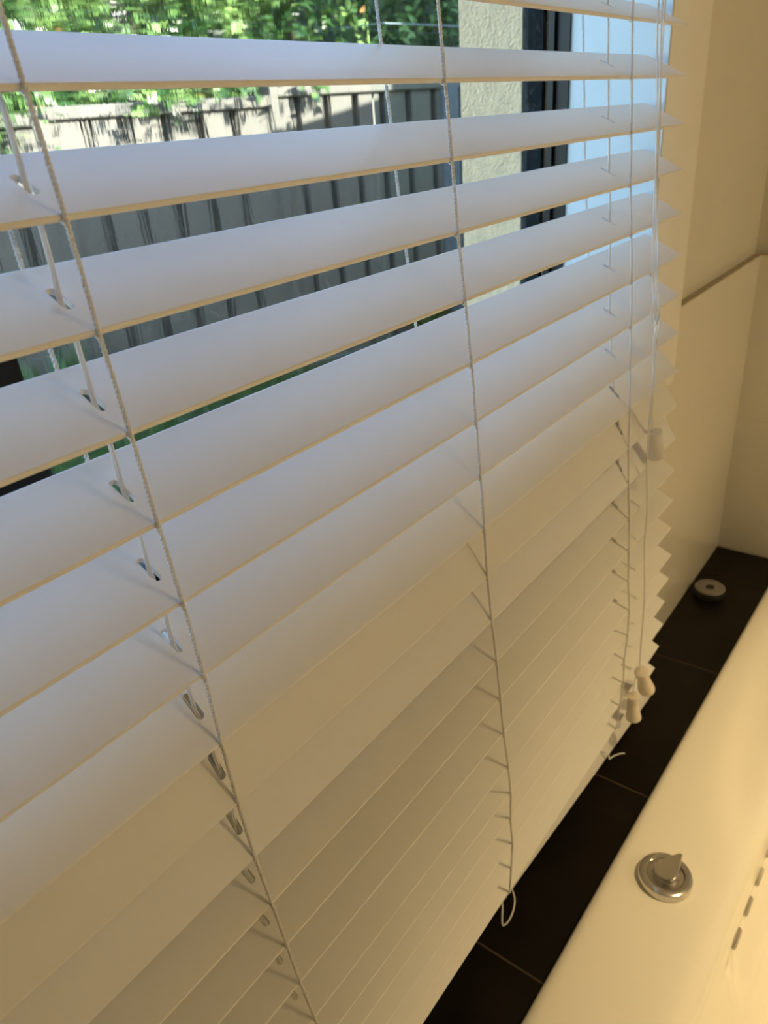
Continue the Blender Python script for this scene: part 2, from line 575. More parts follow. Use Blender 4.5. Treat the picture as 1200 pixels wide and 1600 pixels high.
# ------------------------------------------------------------------ window
win = empty('window_1', (0, FRAME_Y0, SILL_Z))
tag(win, 'black aluminium window with water-marked clear glass', 'window', kind='structure')
def wpart(mb, name, m, parent=win, smooth=None):
    o = mb.build(name, m, smooth=smooth)
    for v in o.data.vertices:
        v.co = v.co - Vector((0, FRAME_Y0, SILL_Z))
    o.parent = parent
    return o
XR = WIN_X1
def frame_side(x, s):
    mb = MB()
    # stepped section, s = -1 for the right jamb (steps stand out towards -X)
    for (d, y0, y1) in ((0.004, FRAME_Y0, FRAME_Y0 + 0.008), (0.002, FRAME_Y0 + 0.008, FRAME_Y0 + 0.017),
                        (0.0075, FRAME_Y0 + 0.017, FRAME_Y0 + 0.024)):
        a, b = sorted((x, x + s * d))
        mb.box(a, b, y0, y1, SILL_Z, WIN_HEAD)
    return mb
wpart(frame_side(XR, -1), 'frame_jamb', M['black_alu'])
wpart(frame_side(WIN_X0, 1), 'frame_jamb', M['black_alu'])
wpart(MB().box(XR - 0.009, XR, FRAME_Y0 + 0.030, FRAME_Y1, SILL_Z, WIN_HEAD), 'frame_stop', M['fuzzy_alu'])
wpart(MB().box(WIN_X0, XR - 0.0095, FRAME_Y0, FRAME_Y1, SILL_Z, SILL_Z + 0.018)
      .box(WIN_X0, XR - 0.0095, FRAME_Y0 + 0.012, FRAME_Y1, SILL_Z + 0.018, SILL_Z + 0.050, 0.002), 'bottom_rail', M['black_alu'])
wpart(MB().box(WIN_X0, XR - 0.0095, FRAME_Y0, FRAME_Y1, WIN_HEAD - 0.05, WIN_HEAD), 'top_rail', M['black_alu'])
wpart(MB().box(0.022, 0.078, FRAME_Y0 + 0.002, FRAME_Y1, SILL_Z + 0.050, WIN_HEAD - 0.05, 0.002), 'mullion', M['black_alu'])
pane1 = wpart(MB().box(0.078, XR - 0.0005, 0.1372, 0.1408, SILL_Z + 0.0505, WIN_HEAD - 0.0505), 'pane', M['glass'])
pane2 = wpart(MB().box(WIN_X0 + 0.008, 0.0215, 0.150, 0.1536, SILL_Z + 0.0505, WIN_HEAD - 0.0505), 'pane', M['glass'])

# ------------------------------------------------------------------ outdoors
grd = MB().box(-8, 14, EXT_Y, 16, GROUND_Z - 0.2, GROUND_Z).build('ground', M['soil'])
tag(grd, 'shaded lawn outside between house and fence', 'lawn', kind='structure')
rf = MB()  # roof out of view, its eave set to throw shade across the fence
rf.add([(-4, -4, 3.7), (4.05, -4, 3.7), (4.05, 0.45, 1.36), (-4, 0.45, 1.36),
        (-4, -4, 3.8), (4.05, -4, 3.8), (4.05, 0.45, 1.46), (-4, 0.45, 1.46)],
       [(0, 1, 2, 3), (4, 7, 6, 5), (0, 4, 5, 1), (1, 5, 6, 2), (2, 6, 7, 3), (3, 7, 4, 0)])
tag(fix_normals(rf.build('roof', M['roof'])), 'unseen low tiled roof added so its eave shades lawn and fence', 'roof', kind='structure')
wing = MB().box(4.00, 9.0, -1.0, 0.245, GROUND_Z - 0.3, 5.0)  # tall block out of view, added to shade the right of fence and hedge
tag(wing.build('wall_shade_wing', M['brick']), 'unseen tall wing added to shade the right of fence and hedge', 'wall', kind='structure')

# fence: steel sheets with ribs, cap rails, posts; the panels step up to the right
FA = math.radians(17)
FN = Vector((math.sin(FA), math.cos(FA), 0))
FT = Vector((FN.y, -FN.x, 0))
FD = 3.6
def fpt(t, d, z):
    return FT * t + FN * (FD + d) + Vector((0, 0, z))
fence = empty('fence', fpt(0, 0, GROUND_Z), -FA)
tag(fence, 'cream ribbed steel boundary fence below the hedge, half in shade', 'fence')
PITCH = 0.186
def fence_sheet(t0, t1, z0, z1, phase):
    """ribbed sheet: wide pans standing proud of narrow grooves (local x along, y away, z up)"""
    prof = []
    n0 = math.ceil((t0 - phase) / PITCH)
    prof.append((t0, 0.0))
    k = n0
    while phase + k * PITCH < t1 - 0.05:
        c = phase + k * PITCH
        if c - 0.035 > t0:
            prof += [(c - 0.024, 0.0), (c - 0.021, 0.055), (c + 0.021, 0.055), (c + 0.024, 0.0)]
        k += 1
    prof.append((t1, 0.0))
    n = len(prof)
    vs_ = [(x, y, z0) for x, y in prof] + [(x, y, z1) for x, y in prof]
    vs_ += [(x, y + 0.003, z0) for x, y in prof] + [(x, y + 0.003, z1) for x, y in prof]
    fs = []
    for i in range(n - 1):
        fs.append((i, i + 1, n + i + 1, n + i))
        fs.append((2 * n + i, 3 * n + i, 3 * n + i + 1, 2 * n + i + 1))
        fs.append((n + i, n + i + 1, 3 * n + i + 1, 3 * n + i))
    return MB().add(vs_, fs)
posts = [-3.85, -1.45, 0.94, 2.10, 3.29, 5.4]
tops = [0.05, 0.07, 0.089, 0.132, 0.132]
PH = 1.500
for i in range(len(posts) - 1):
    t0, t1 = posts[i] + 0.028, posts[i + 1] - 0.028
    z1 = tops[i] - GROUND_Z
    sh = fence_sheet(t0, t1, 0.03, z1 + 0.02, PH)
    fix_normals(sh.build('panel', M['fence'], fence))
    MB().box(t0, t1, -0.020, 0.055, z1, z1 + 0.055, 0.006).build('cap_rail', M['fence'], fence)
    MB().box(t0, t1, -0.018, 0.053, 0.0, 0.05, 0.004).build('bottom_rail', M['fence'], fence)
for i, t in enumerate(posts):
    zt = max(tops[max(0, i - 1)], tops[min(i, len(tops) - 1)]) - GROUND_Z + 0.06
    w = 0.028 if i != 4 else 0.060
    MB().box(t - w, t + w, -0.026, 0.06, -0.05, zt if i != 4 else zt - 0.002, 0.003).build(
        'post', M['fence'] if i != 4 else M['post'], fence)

# hedge above the fence
hedge = empty('hedge', fpt(1.5, 0.55, GROUND_Z), -FA)
tag(hedge, 'dense glossy green leafy hedge rising above the fence', 'hedge')
def to_h(t, d, z):
    return (t - 1.5, d - 0.55, z - GROUND_Z)
def leaf_geo(L, W):
    """folded pointed leaf along +x, 8 faces"""
    xs_ = [0, 0.18, 0.45, 0.75, 1.0]
    ws = [0.03, 0.36, 0.5, 0.34, 0.0]
    vs_ = []
    for x, w in zip(xs_, ws):
        drop = -0.16 * x * x * L
        vs_ += [(x * L, -w * W, drop + w * W * 0.35), (x * L, 0, drop), (x * L, w * W, drop + w * W * 0.35)]
    fs = []
    for i in range(4):
        a = i * 3
        fs += [(a, a + 1, a + 4, a + 3), (a + 1, a + 2, a + 5, a + 4)]
    return vs_, fs
leaf_meshes = []
for L, W in ((0.072, 0.031), (0.062, 0.027), (0.080, 0.030)):
    v, f = leaf_geo(L, W)
    me = MB().add(v, f).mesh('leaf', M['leaf'], 60)
    me2 = me.copy()
    me2.materials.clear()
    me2.materials.append(M['leaf_red'])
    leaf_meshes.append((me, me2, v, f))
def leaf_rot():
    yaw = random.uniform(-PI, 0)           # tips lean out of the hedge, towards the house
    yaw = -PI / 2 + random.gauss(0, 0.95)
    pitch = random.gauss(0.15, 0.6)
    roll = random.gauss(0, 0.7)
    return (roll, pitch, yaw)
from mathutils import Euler
spots = []
def clump_noise(t, z):
    return 0.10 * math.sin(3.1 * t + 1.3) * math.sin(4.3 * z + 0.4) + 0.07 * math.sin(8.7 * t + 2 * z) * math.cos(7.9 * z + 1.1) \
        + 0.04 * math.sin(17 * t + 5 * z)
for i in range(15000):
    t = random.uniform(-1.6, 4.9)
    z = random.uniform(-0.05, 0.95) if i % 5 else random.uniform(0.95, 1.7)
    layer = random.random()
    d = 0.16 + clump_noise(t, z) + layer * layer * 0.55
    if z < 0.2:
        d += 0.05
    spots.append((t, d, z))
# sprays hanging over the fence at its left end
for (ct, cz, n, s) in ((0.72, 0.10, 75, 0.13), (0.45, -0.02, 60, 0.14), (1.62, 0.16, 46, 0.07), (1.95, 0.20, 36, 0.08), (1.40, 0.16, 34, 0.08),
                       (2.32, 0.19, 30, 0.07), (0.2, 0.12, 60, 0.15)):
    for i in range(n):
        spots.append((random.gauss(ct, s), random.uniform(-0.20, -0.03), random.gauss(cz + 0.03, s * 0.55)))
def in_view(t, d, z):
    return 0.95 - 0.3 < t < 3.5 and ((0.22 < z < 0.75) or d < 0)
vis = [s for s in spots if in_view(*s)]
vis.sort(key=lambda s: (s[1] > -0.02, s[1]))
front = set(vis[:110] + [s for s in vis if s[1] > 0 and 0.27 < s[2] < 0.56 and 0.7 < s[0] < 3.0][:190])
rest = MB()
for s in spots:
    k = random.randrange(3)
    rot = leaf_rot()
    if s in front:
        red = random.random() < 0.05
        put('leaf', leaf_meshes[k][1 if red else 0], hedge, to_h(*s), rot)
    else:
        R_ = Euler(rot).to_matrix()
        p = Vector(to_h(*s))
        rest.add([p + R_ @ Vector(v) for v in leaf_meshes[k][2]], leaf_meshes[k][3])
fo = rest.build('foliage', M['leaf'], hedge, 60)
fo['kind'] = 'stuff'
# twiggy inside of the hedge and stems
core = MB()
nx, nz = 60, 22
vs_ = []
for j in range(nz + 1):
    for i in range(nx + 1):
        t = -1.9 + 7.1 * i / nx
        z = -1.32 + 3.1 * j / nz
        vs_.append(to_h(t, 0.62 + clump_noise(t, z) * 0.8 + 0.05 * random.random(), z))
fs = [(j * (nx + 1) + i, j * (nx + 1) + i + 1, (j + 1) * (nx + 1) + i + 1, (j + 1) * (nx + 1) + i) for j in range(nz) for i in range(nx)]
nfr = len(vs_)
vs_ += [(x, y + 0.5, z) for (x, y, z) in vs_]
fs += [tuple(a + nfr for a in f)[::-1] for f in fs]
core.add(vs_, fs)
core.build('inner_branches', M['leaf'], hedge)
for i in range(9):
    t = -1.4 + 0.78 * i + random.uniform(-0.2, 0.2)
    pts = [to_h(t, 0.5, GROUND_Z - 0.03), to_h(t + random.uniform(-.1, .1), 0.45, -0.3), to_h(t + random.uniform(-.2, .2), 0.4, 0.9)]
    MB().tube(pts, [0.03, 0.024, 0.01], 7).build('stem', M['twig'], hedge, 60)

# grass: blades in front of the fence
gb = MB()
for i in range(14000):
    t = random.uniform(-0.2, 3.4)
    d = -random.uniform(0.02, 1.5) ** 1.0
    p = fpt(t, d, GROUND_Z)
    h = random.uniform(0.03, 0.075) * (1.9 if d > -0.12 and random.random() < .4 else 1)
    a = random.uniform(0, 2 * PI)
    w = 0.006
    lean = Vector((random.gauss(0, .35), random.gauss(0, .35), 1)) * h
    side = Vector((math.cos(a), math.sin(a), 0)) * w
    gb.add([p - side, p + side, p + lean], [(0, 1, 2)])
go = gb.build('grass', M['grass'])
tag(go, 'short green grass growing along the foot of the fence', 'grass', kind='stuff')
# weedy clumps at the foot of the fence
def clump(t, d, n, h, lab):
    root = empty('weed_clump', fpt(t, d, GROUND_Z))
    mb = MB()
    for i in range(n):
        a = random.uniform(0, 2 * PI)
        r = abs(random.gauss(0, 0.09))
        L = random.uniform(0.5, 1.0) * h
        base = Vector((math.cos(a) * r * .4, math.sin(a) * r * .4, 0.0))
        tip = Vector((math.cos(a) * (r + L * .35), math.sin(a) * (r + L * .35), L))
        mid = base.lerp(tip, .5) + Vector((0, 0, L * .12))
        s = Vector((-math.sin(a), math.cos(a), 0)) * 0.010
        mb.add([base - s * .6, base + s * .6, mid - s, mid + s, tip], [(0, 1, 3, 2), (2, 3, 4)])
    fo_ = mb.build('blade', M['grass'], root)
    fo_['kind'] = 'stuff'
    tag(root, lab, 'plant')
clump(0.62, -0.20, 160, 0.52, 'tall weedy green clump at the left foot of the fence')
clump(2.95, -0.16, 120, 0.55, 'weedy green clump at the foot of the fence near its dark post')

# wire in front of the hedge
wp = [fpt(2.70, 0.30, 0.462), fpt(2.74, 0.12, 0.459)] + [fpt(2.78 + 0.16 * i, -0.1, 0.446 - 0.005 * i) for i in range(8)]
wo = empty('garden_wire', wp[0])
MB().tube([p - wp[0] for p in wp], 0.0028, 6).build('strand', M['wire'], wo, 60)
MB().tube([wp[-1] - wp[0] + Vector((0, 0, 0.03)), Vector((wp[-1].x, wp[-1].y, GROUND_Z - 0.02)) - wp[0]], 0.012, 8).build('stake', M['post'], wo, 60)
tag(wo, 'thin pale wire stretched in front of the shaded end of the hedge', 'wire')

# ------------------------------------------------------------------ bath ledge (hob)
hob = MB().box(LEFT_X + 0.3, END_X + 0.002, -0.14, TILE_Y + 0.004, FLOOR_Z, HOB_Z - 0.0010)
hob.box(1.285, END_X + 0.002, -1.0, -0.14, FLOOR_Z, HOB_Z - 0.0010)
hobo = hob.build('bath_ledge', M['hob_grout'])
tag(hobo, 'dark brown tiled ledge between the blind and the bath', 'ledge', kind='structure')
lines = [0.328 + 0.3015 * k for k in range(-5, 4)] + [END_X]
for a, b in zip(lines[:-1], lines[1:]):
    MB().box(-(b - a) / 2 + 0.0012, (b - a) / 2 - 0.0012, -0.0735, 0.0735, -0.009, 0.0, 0.0007).build(
        'ledge_tile', M['hob_tile'], hobo, loc=((a + b) / 2, -0.0655, HOB_Z))
for k in range(3):
    MB().box(-0.0245, 0.0245, -0.14, 0.14, -0.009, 0.0, 0.0007).build('ledge_tile', M['hob_tile'], hobo, loc=(1.3115, -0.2805 - 0.282 * k, HOB_Z))

# ------------------------------------------------------------------ bathtub
RIM_Z = -0.837
BX0, BX1, BY0, BY1 = -0.42, 1.285, -0.88, -0.1045
IX0, IX1, IY0, IY1 = -0.29, 1.12, -0.77, -0.219
def rrect(x0, x1, y0, y1, r, ns=44, nt_=16, nc=12):
    pts = []
    def side(a, b, n):
        for i in range(n):
            s = i / n
            pts.append((a[0] + (b[0] - a[0]) * s, a[1] + (b[1] - a[1]) * s))
    def arc(cx, cy, a0):
        for i in range(nc):
            a = a0 + PI / 2 * i / nc
            pts.append((cx + r * math.cos(a), cy + r * math.sin(a)))
    side((x0 + r, y0), (x1 - r, y0), ns); arc(x1 - r, y0 + r, -PI / 2)
    side((x1, y0 + r), (x1, y1 - r), nt_); arc(x1 - r, y1 - r, 0)
    side((x1 - r, y1), (x0 + r, y1), ns); arc(x0 + r, y1 - r, PI / 2)
    side((x0, y1 - r), (x0, y0 + r), nt_); arc(x0 + r, y0 + r, PI)
    return pts
def smooth01(x):
    x = max(0.0, min(1.0, x))
    return x * x * (3 - 2 * x)
def dish(x, y):
    """shallow arm-rest dip in the rim"""
    xs_ = [0.57, 0.584, 0.649, 0.713, 0.871, 1.015, 1.3]
    ys_ = [-0.24, -0.205, -0.178, -0.155, -0.136, -0.126, -0.120]
    if x < 0.57 or y < -0.45:
        return 0.0
    yc = float(np.interp(x, xs_, ys_))
    return -0.012 * smooth01((yc - y) / 0.045) * smooth01((x - 0.57) / 0.05)
rings = []
R_o = 0.05
def ring_o(inset, z):
    return [(x, y, z) for x, y in rrect(BX0 + inset, BX1 - inset, BY0 + inset, BY1 - inset, R_o - inset * 0.5)]
rings.append(ring_o(0.004, HOB_Z + 0.0005))
rings.append(ring_o(0.0, HOB_Z + 0.004))
rings.append(ring_o(0.0, RIM_Z - 0.012))
for a in (22, 45, 67, 90):
    ar = math.radians(a)
    rings.append(ring_o(0.012 * (1 - math.cos(ar)), RIM_Z - 0.012 + 0.012 * math.sin(ar)))
outer = rrect(BX0 + 0.012, BX1 - 0.012, BY0 + 0.012, BY1 - 0.012, R_o - 0.006)
inner = rrect(IX0, IX1, IY0, IY1, 0.17)
for s in [i / 12 for i in range(1, 12)]:
    rr = []
    for (ox, oy), (ix, iy) in zip(outer, inner):
        x, y = ox + (ix - ox) * s, oy + (iy - oy) * s
        rr.append((x, y, RIM_Z + dish(x, y)))
    rings.append(rr)
def wall_ring(inset, depth):
    rr = []
    for (x, y) in rrect(IX0 + inset * 1.4, IX1 - inset * 1.4, IY0 + inset, IY1 - inset, min(0.17 - inset * 0.15, (IY1 - IY0) / 2 - inset - 0.02)):
        z = RIM_Z - depth + dish(x, y) * max(0, 1 - depth / 0.10)
        yy = y
        # recessed pocket for the jets on the window side
        if y > -0.40 and depth > 0.040:
            e = smooth01((x - 0.475) / 0.05) * smooth01((0.92 - x) / 0.05)
            yy = y + 0.014 * e * smooth01((depth - 0.040) / 0.008) * (1 - smooth01((depth - 0.085) / 0.03))
        rr.append((x, yy, z))
    return rr
for a in (15, 30, 45, 60, 75):
    ar = math.radians(a)
    rings.append(wall_ring(0.024 * math.sin(ar), 0.024 * (1 - math.cos(ar))))
ins, dep = 0.024, 0.024
for dz in [0.004, 0.004, 0.004, 0.003, 0.003, 0.003, 0.003, 0.005, 0.008, 0.01, 0.01, 0.012, 0.015, 0.02, 0.03, 0.04, 0.04, 0.04]:
    dep += dz
    ins += dz * 0.30
    rings.append(wall_ring(ins, dep))
for a in (20, 40, 60, 80, 90):
    ar = math.radians(a)
    rings.append(wall_ring(ins + 0.07 * (1 - math.cos(ar)), dep + 0.07 * math.sin(ar)))
nr = len(rings[0])
bt = MB()
vs_ = [p for r_ in rings for p in r_]
fs = []
for i in range(len(rings) - 1):
    for k in range(nr):
        k2 = (k + 1) % nr
        fs.append((i * nr + k, i * nr + k2, (i + 1) * nr + k2, (i + 1) * nr + k))
fs.append(tuple((len(rings) - 1) * nr + k for k in range(nr)))
PIV = Vector((0.2, -0.1045, HOB_Z))
bt.add([Vector(p) - PIV for p in vs_], fs)
tub = empty('bathtub', PIV, -0.011)
tag(tub, 'glossy ivory acrylic bathtub beside the dark tiled ledge', 'bathtub')
fix_normals(bt.build('shell', M['bath'], tub, smooth=50))
# four slim chrome jets along the crease of the pocket
cap = MB()
n = 20
def capsule(L, r, t):
    pts = []
    for k in range(n):
        a = 2 * PI * k / n
        pts.append((L / 2 * (1 if math.cos(a) >= 0 else -1) * (1 if abs(math.cos(a)) > 1e-6 else 0) + r * math.cos(a), r * math.sin(a)))
    v = [(x, -t, z) for x, z in pts] + [(x * 0.97, 0.0, z * 0.8) for x, z in pts]
    f = [(k, (k + 1) % n, n + (k + 1) % n, n + k) for k in range(n)] + [tuple(range(n)), tuple(range(n, 2 * n))[::-1]]
    return MB().add(v, f)
jm = fix_normals(capsule(0.022, 0.0042, -0.003).build('jet_slot', M['chrome'], tub, smooth=50))
jm.location = Vector((0.512, -0.2500, -0.8835)) - PIV
jm.rotation_euler = (0.7, 0, 0)
for x in (0.560, 0.608, 0.656):
    put('jet_slot', jm.data, tub, Vector((x, -0.2495, -0.8835)) - PIV, (0.7, 0, 0))

# round control knob on the rim
kn = empty('control_knob', (0.504, -0.169, RIM_Z))
tag(kn, 'round chrome spa control knob with pointed lever on bath rim', 'knob')
MB().lathe([(0.0285, 0.0), (0.0300, 0.001), (0.0302, 0.007), (0.0295, 0.0095), (0.027, 0.011), (0.0215, 0.0112), (0.0200, 0.0100),
            (0.0165, 0.0098)], n=48).build('base_ring', M['chrome'], kn, 35)
dl = MB()
ang = math.atan2(0.02, 0.031)
prof = []
nn = 30
tipv = 0.030
for k in range(nn):
    a = 2 * PI * k / nn
    prof.append((0.0145 * math.cos(a), 0.0145 * math.sin(a)))
dl.lathe([(0.0150, 0.0098), (0.0150, 0.0128), (0.0140, 0.0138)], n=30)
dl.build('dial', M['chrome'], kn, 35)
# teardrop lever on top of the dial
tp = []
for k in range(21):
    a = math.radians(70) + math.radians(220) * k / 20
    tp.append((0.0138 * math.cos(a), 0.0138 * math.sin(a)))
for k in range(7):
    a = -PI / 2 + PI * k / 6
    tp.append((0.0265 + 0.0030 * math.cos(a), 0.0030 * math.sin(a)))
nt2 = len(tp)
lv = MB()
def lz(x):
    return 0.0180 + 0.0035 * smooth01((x + 0.002) / 0.030)
v = [(x, y, 0.0139 + 0.003 * smooth01(x / 0.03)) for x, y in tp] + [(x, y, lz(x) - 0.0012) for x, y in tp] + [(x * 0.93, y * 0.9, lz(x)) for x, y in tp]
f = [tuple(range(nt2))[::-1], tuple(range(2 * nt2, 3 * nt2))]
for r_ in range(2):
    f += [(r_ * nt2 + k, r_ * nt2 + (k + 1) % nt2, (r_ + 1) * nt2 + (k + 1) % nt2, (r_ + 1) * nt2 + k) for k in range(nt2)]
lo = fix_normals(lv.add(v, f).build('lever', M['chrome'], kn, 35))
lo.rotation_euler = (0, 0, math.radians(-16))

# small round disc left on the ledge
dc = empty('plug_disc', (1.150, -0.0300, HOB_Z))
tag(dc, 'small round grey disc with dark centre hole on the dark ledge', 'disc')
MB().lathe([(0.026, 0.0), (0.0275, 0.002), (0.0275, 0.012), (0.026, 0.0145)], n=40).build('base', M['rubber'], dc, 35)
MB().lathe([(0.0262, 0.0146), (0.0268, 0.016), (0.0255, 0.0178), (0.018, 0.0182), (0.0095, 0.0178), (0.0085, 0.0165)], n=40).build('ring', M['grey_plastic'], dc, 35)
MB().lathe([(0.0078, 0.0166), (0.0072, 0.0172)], n=24).build('centre_hole', M['rubber'], dc, 35)

# ------------------------------------------------------------------ venetian blind
SL = {-1: (-.0194, -.0008), 0: (-.0215, .0012), 1: (-.0238, .003), 2: (-.0263, .0035), 3: (-.03, .0045), 4: (-.0338, .0049),
      5: (-.0354, .0072), 6: (-.0381, .0079), 7: (-.0418, .0069), 8: (-.0442, .0073), 9: (-.0472, .0084), 10: (-.0495, .0113),
      11: (-.051, .0144), 12: (-.0522, .0179), 13: (-.0552, .0215), 14: (-.0529, .0304), 15: (-.0496, .0362),
      16: (-.0490, .0420), 17: (-.046, .045), 18: (-.0435, .046)}
for j in range(2, 9):
    SL[-j] = (-.0194 + .0018 * (j - 1), -.0008 - .0008 * (j - 1))
def slat_z(k):
    return -.0104 - .044 * k if k < 8 else -.3624 - .043 * (k - 8)
def slat_tilt(k):
    tb = {5: 28, 6: 33, 7: 44, 8: 60, 9: 58, 10: 36, 11: 27, 12: 24}
    return math.radians(tb.get(k, 27 if k < 5 else 25))
KMIN, KMAX = -8, 18
SX = [-0.232, 0.0419, 0.3148, 0.6143]            # ladders
LIFT = (1, 3)                                    # the ladders with a lift cord beside them
X_L, X_R = -0.402, 0.7666
W, T = 0.050, 0.0030
blind = empty('venetian_blind', (0, 0, HOB_Z))
tag(blind, 'white slatted venetian blind with cords hanging across the window', 'blind')
BZ = Vector((0, 0, -HOB_Z))                      # world point -> blind space: p + BZ

def slat_mesh():
    mb = MB()
    r = 0.0011
    # profile in (y, z): top surface at z = 0, front edge at y = 0; corners rounded
    def corner(cy, cz, a0):
        return [(cy + r * math.cos(a0 + PI / 2 * i / 3), cz + r * math.sin(a0 + PI / 2 * i / 3)) for i in range(4)]
    prof = corner(W - r, -r, 0)[::1] + corner(r, -r, PI / 2) + corner(r, -T + r, PI) + corner(W - r, -T + r, 3 * PI / 2)
    prof = [(y, z) for y, z in prof]
    np_ = len(prof)                               # 16: top flat is 3->4, bottom flat is 11->12
    HX = 0.016
    brk = [X_L]
    for s in SX:
        brk += [s - HX, s + HX]
    brk.append(X_R)
    vs_ = [(x, y, z) for x in brk for (y, z) in prof]
    fs = []
    nb = len(brk)
    for i in range(nb - 1):
        cell = i % 2 == 1
        for k in range(np_):
            k2 = (k + 1) % np_
            if cell and i // 2 in LIFT and k in (3, 11):
                continue
            fs.append((i * np_ + k, i * np_ + k2, (i + 1) * np_ + k2, (i + 1) * np_ + k))
    fs.append(tuple(range(np_))[::-1])
    fs.append(tuple((nb - 1) * np_ + k for k in range(np_)))
    # slots
    m = 6
    for j, s in enumerate(SX):
        if j not in LIFT:
            continue
        i0, i1 = 1 + 2 * j, 2 + 2 * j
        ring = []
        for q in range(4):                        # quadrants: (+x+y), (-x+y), (-x-y), (+x-y)
            for k in range(m):
                a = PI / 2 * (q + k / (m - 1) * 0.999)
                sy = 0.0058 if q in (0, 1) else -0.0058
                ring.append((s + 0.0024 * math.cos(a), W / 2 + sy + 0.0024 * math.sin(a)))
        nrg = len(ring)
        base = len(vs_)
        vs_ += [(x, y, 0.0) for x, y in ring] + [(x, y, -T) for x, y in ring]
        for layer, (ka, kb) in enumerate(((3, 4), (12, 11))):
            # ka at +y side, kb at -y side
            corner_v = [i1 * np_ + ka, i0 * np_ + ka, i0 * np_ + kb, i1 * np_ + kb]
            off = base + layer * nrg
            for q in range(4):
                for k in range(m - 1):
                    fs.append((corner_v[q], off + q * m + k, off + q * m + k + 1))
                nxt = (q + 1) % 4
                fs.append((corner_v[q], off + q * m + m - 1, off + nxt * m, corner_v[nxt]))
        for k in range(nrg):
            k2 = (k + 1) % nrg
            fs.append((base + k, base + k2, base + nrg + k2, base + nrg + k))
    mb.add(vs_, fs)
    return mb
sm0 = slat_mesh()
proto = fix_normals(sm0.build('slat', M['slat'], blind))
first = True
for k in range(KMIN, KMAX + 1):
    y, dx = SL[k]
    loc = Vector((dx, y, slat_z(k))) + BZ
    rot = (slat_tilt(k), 0, 0)
    if first:
        proto.location, proto.rotation_euler = loc, rot
        first = False
    else:
        put('slat', proto.data, blind, loc, rot)

# bottom rail standing on the ledge
rl = MB()
RW, RT = 0.046, 0.013
pr = []
for (cy, cz, a0) in ((RW - 0.003, -0.003, 0), (0.003, -0.003, PI / 2), (0.003, -RT + 0.003, PI), (RW - 0.003, -RT + 0.003, 1.5 * PI)):
    for i in range(4):
        a = a0 + PI / 2 * i / 3
        pr.append((cy + 0.003 * math.cos(a), cz + 0.003 * math.sin(a)))
vs_ = [(x, y, z) for x in (X_L, X_R) for y, z in pr]
n = len(pr)
rl.add(vs_, [(k, (k + 1) % n, n + (k + 1) % n, n + k) for k in range(n)] + [tuple(range(n))[::-1], tuple(range(n, 2 * n))])
rail = fix_normals(rl.build('bottom_rail', M['slat'], blind, smooth=38))
RTH = math.radians(62)
rail.rotation_euler = (RTH, 0, -0.040)
rail.location = Vector((0.046, -0.0085 - 0.0035, HOB_Z + 0.0072)) + BZ
# head rail
MB().box(X_L - 0.004, X_R + 0.002, -0.030, 0.028, WIN_HEAD - 0.058, WIN_HEAD - 0.008, 0.003).build('head_rail', M['slat'], blind, loc=BZ)

# ladders (front and back cords joined by rungs) and lift cords through the slots
for s in SX:
    fr, bk, lf = [], [], []
    mb = MB()
    top = Vector((s - 0.007, 0, WIN_HEAD - 0.055))
    fr.append(top + Vector((0, -0.020, 0)))
    bk.append(top + Vector((0, 0.024, 0)))
    lf.append(top + Vector((0, 0.002, 0)))
    for k in range(KMIN, KMAX + 1):
        y, dx = SL[k]
        z = slat_z(k)
        th = slat_tilt(k)
        c, sn = math.cos(th), math.sin(th)
        P = Vector((s + dx, y, z))
        ev = Vector((0, c, sn))
        nv = Vector((0, -sn, c))
        pf = P - ev * 0.0012 - nv * 0.0012
        pb = P + ev * (W + 0.0010) - nv * 0.0010
        fr.append(pf)
        bk.append(pb)
        mb.tube([(pf - nv * 0.0022) , (P + ev * W * .5 - nv * (T + 0.0006)), (pb - nv * 0.0018)], 0.0005, 5)
        jit = random.Random(k * 31 + int(s * 100)).uniform(-0.0012, 0.0012)
        lf.append(P + ev * (W * 0.5 + jit * 1.5) + Vector((0.0002 + jit, 0, 0)))
    endp = Vector((s + 0.046, -0.022 - 0.04 * (s - 0.2), HOB_Z + 0.040))
    mb.rope(fr, 0.00115, pitch=0.0044)
    mb.rope(bk, 0.00115, pitch=0.0044)
    mb.build('ladder_cord', M['cord'], blind, smooth=80, loc=BZ)
    if SX.index(s) not in LIFT:
        continue
    lf.append(endp)
    # the two-ply lift cord bows a little between slats
    pts = []
    for a, b in zip(lf[:-1], lf[1:]):
        pts += [a, a.lerp(b, .35) + Vector((0.0012, 0, 0)), a.lerp(b, .7) + Vector((0.0008, 0, 0))]
    pts.append(lf[-1])
    l2 = MB()
    l2.tube([p + Vector((-0.00055, 0.0002, 0)) for p in pts], 0.00065, 6)
    l2.tube([p + Vector((0.00055, -0.0002, 0)) for p in pts], 0.00065, 6)
    l2.build('lift_cord', M['cord'], blind, smooth=80, loc=BZ)

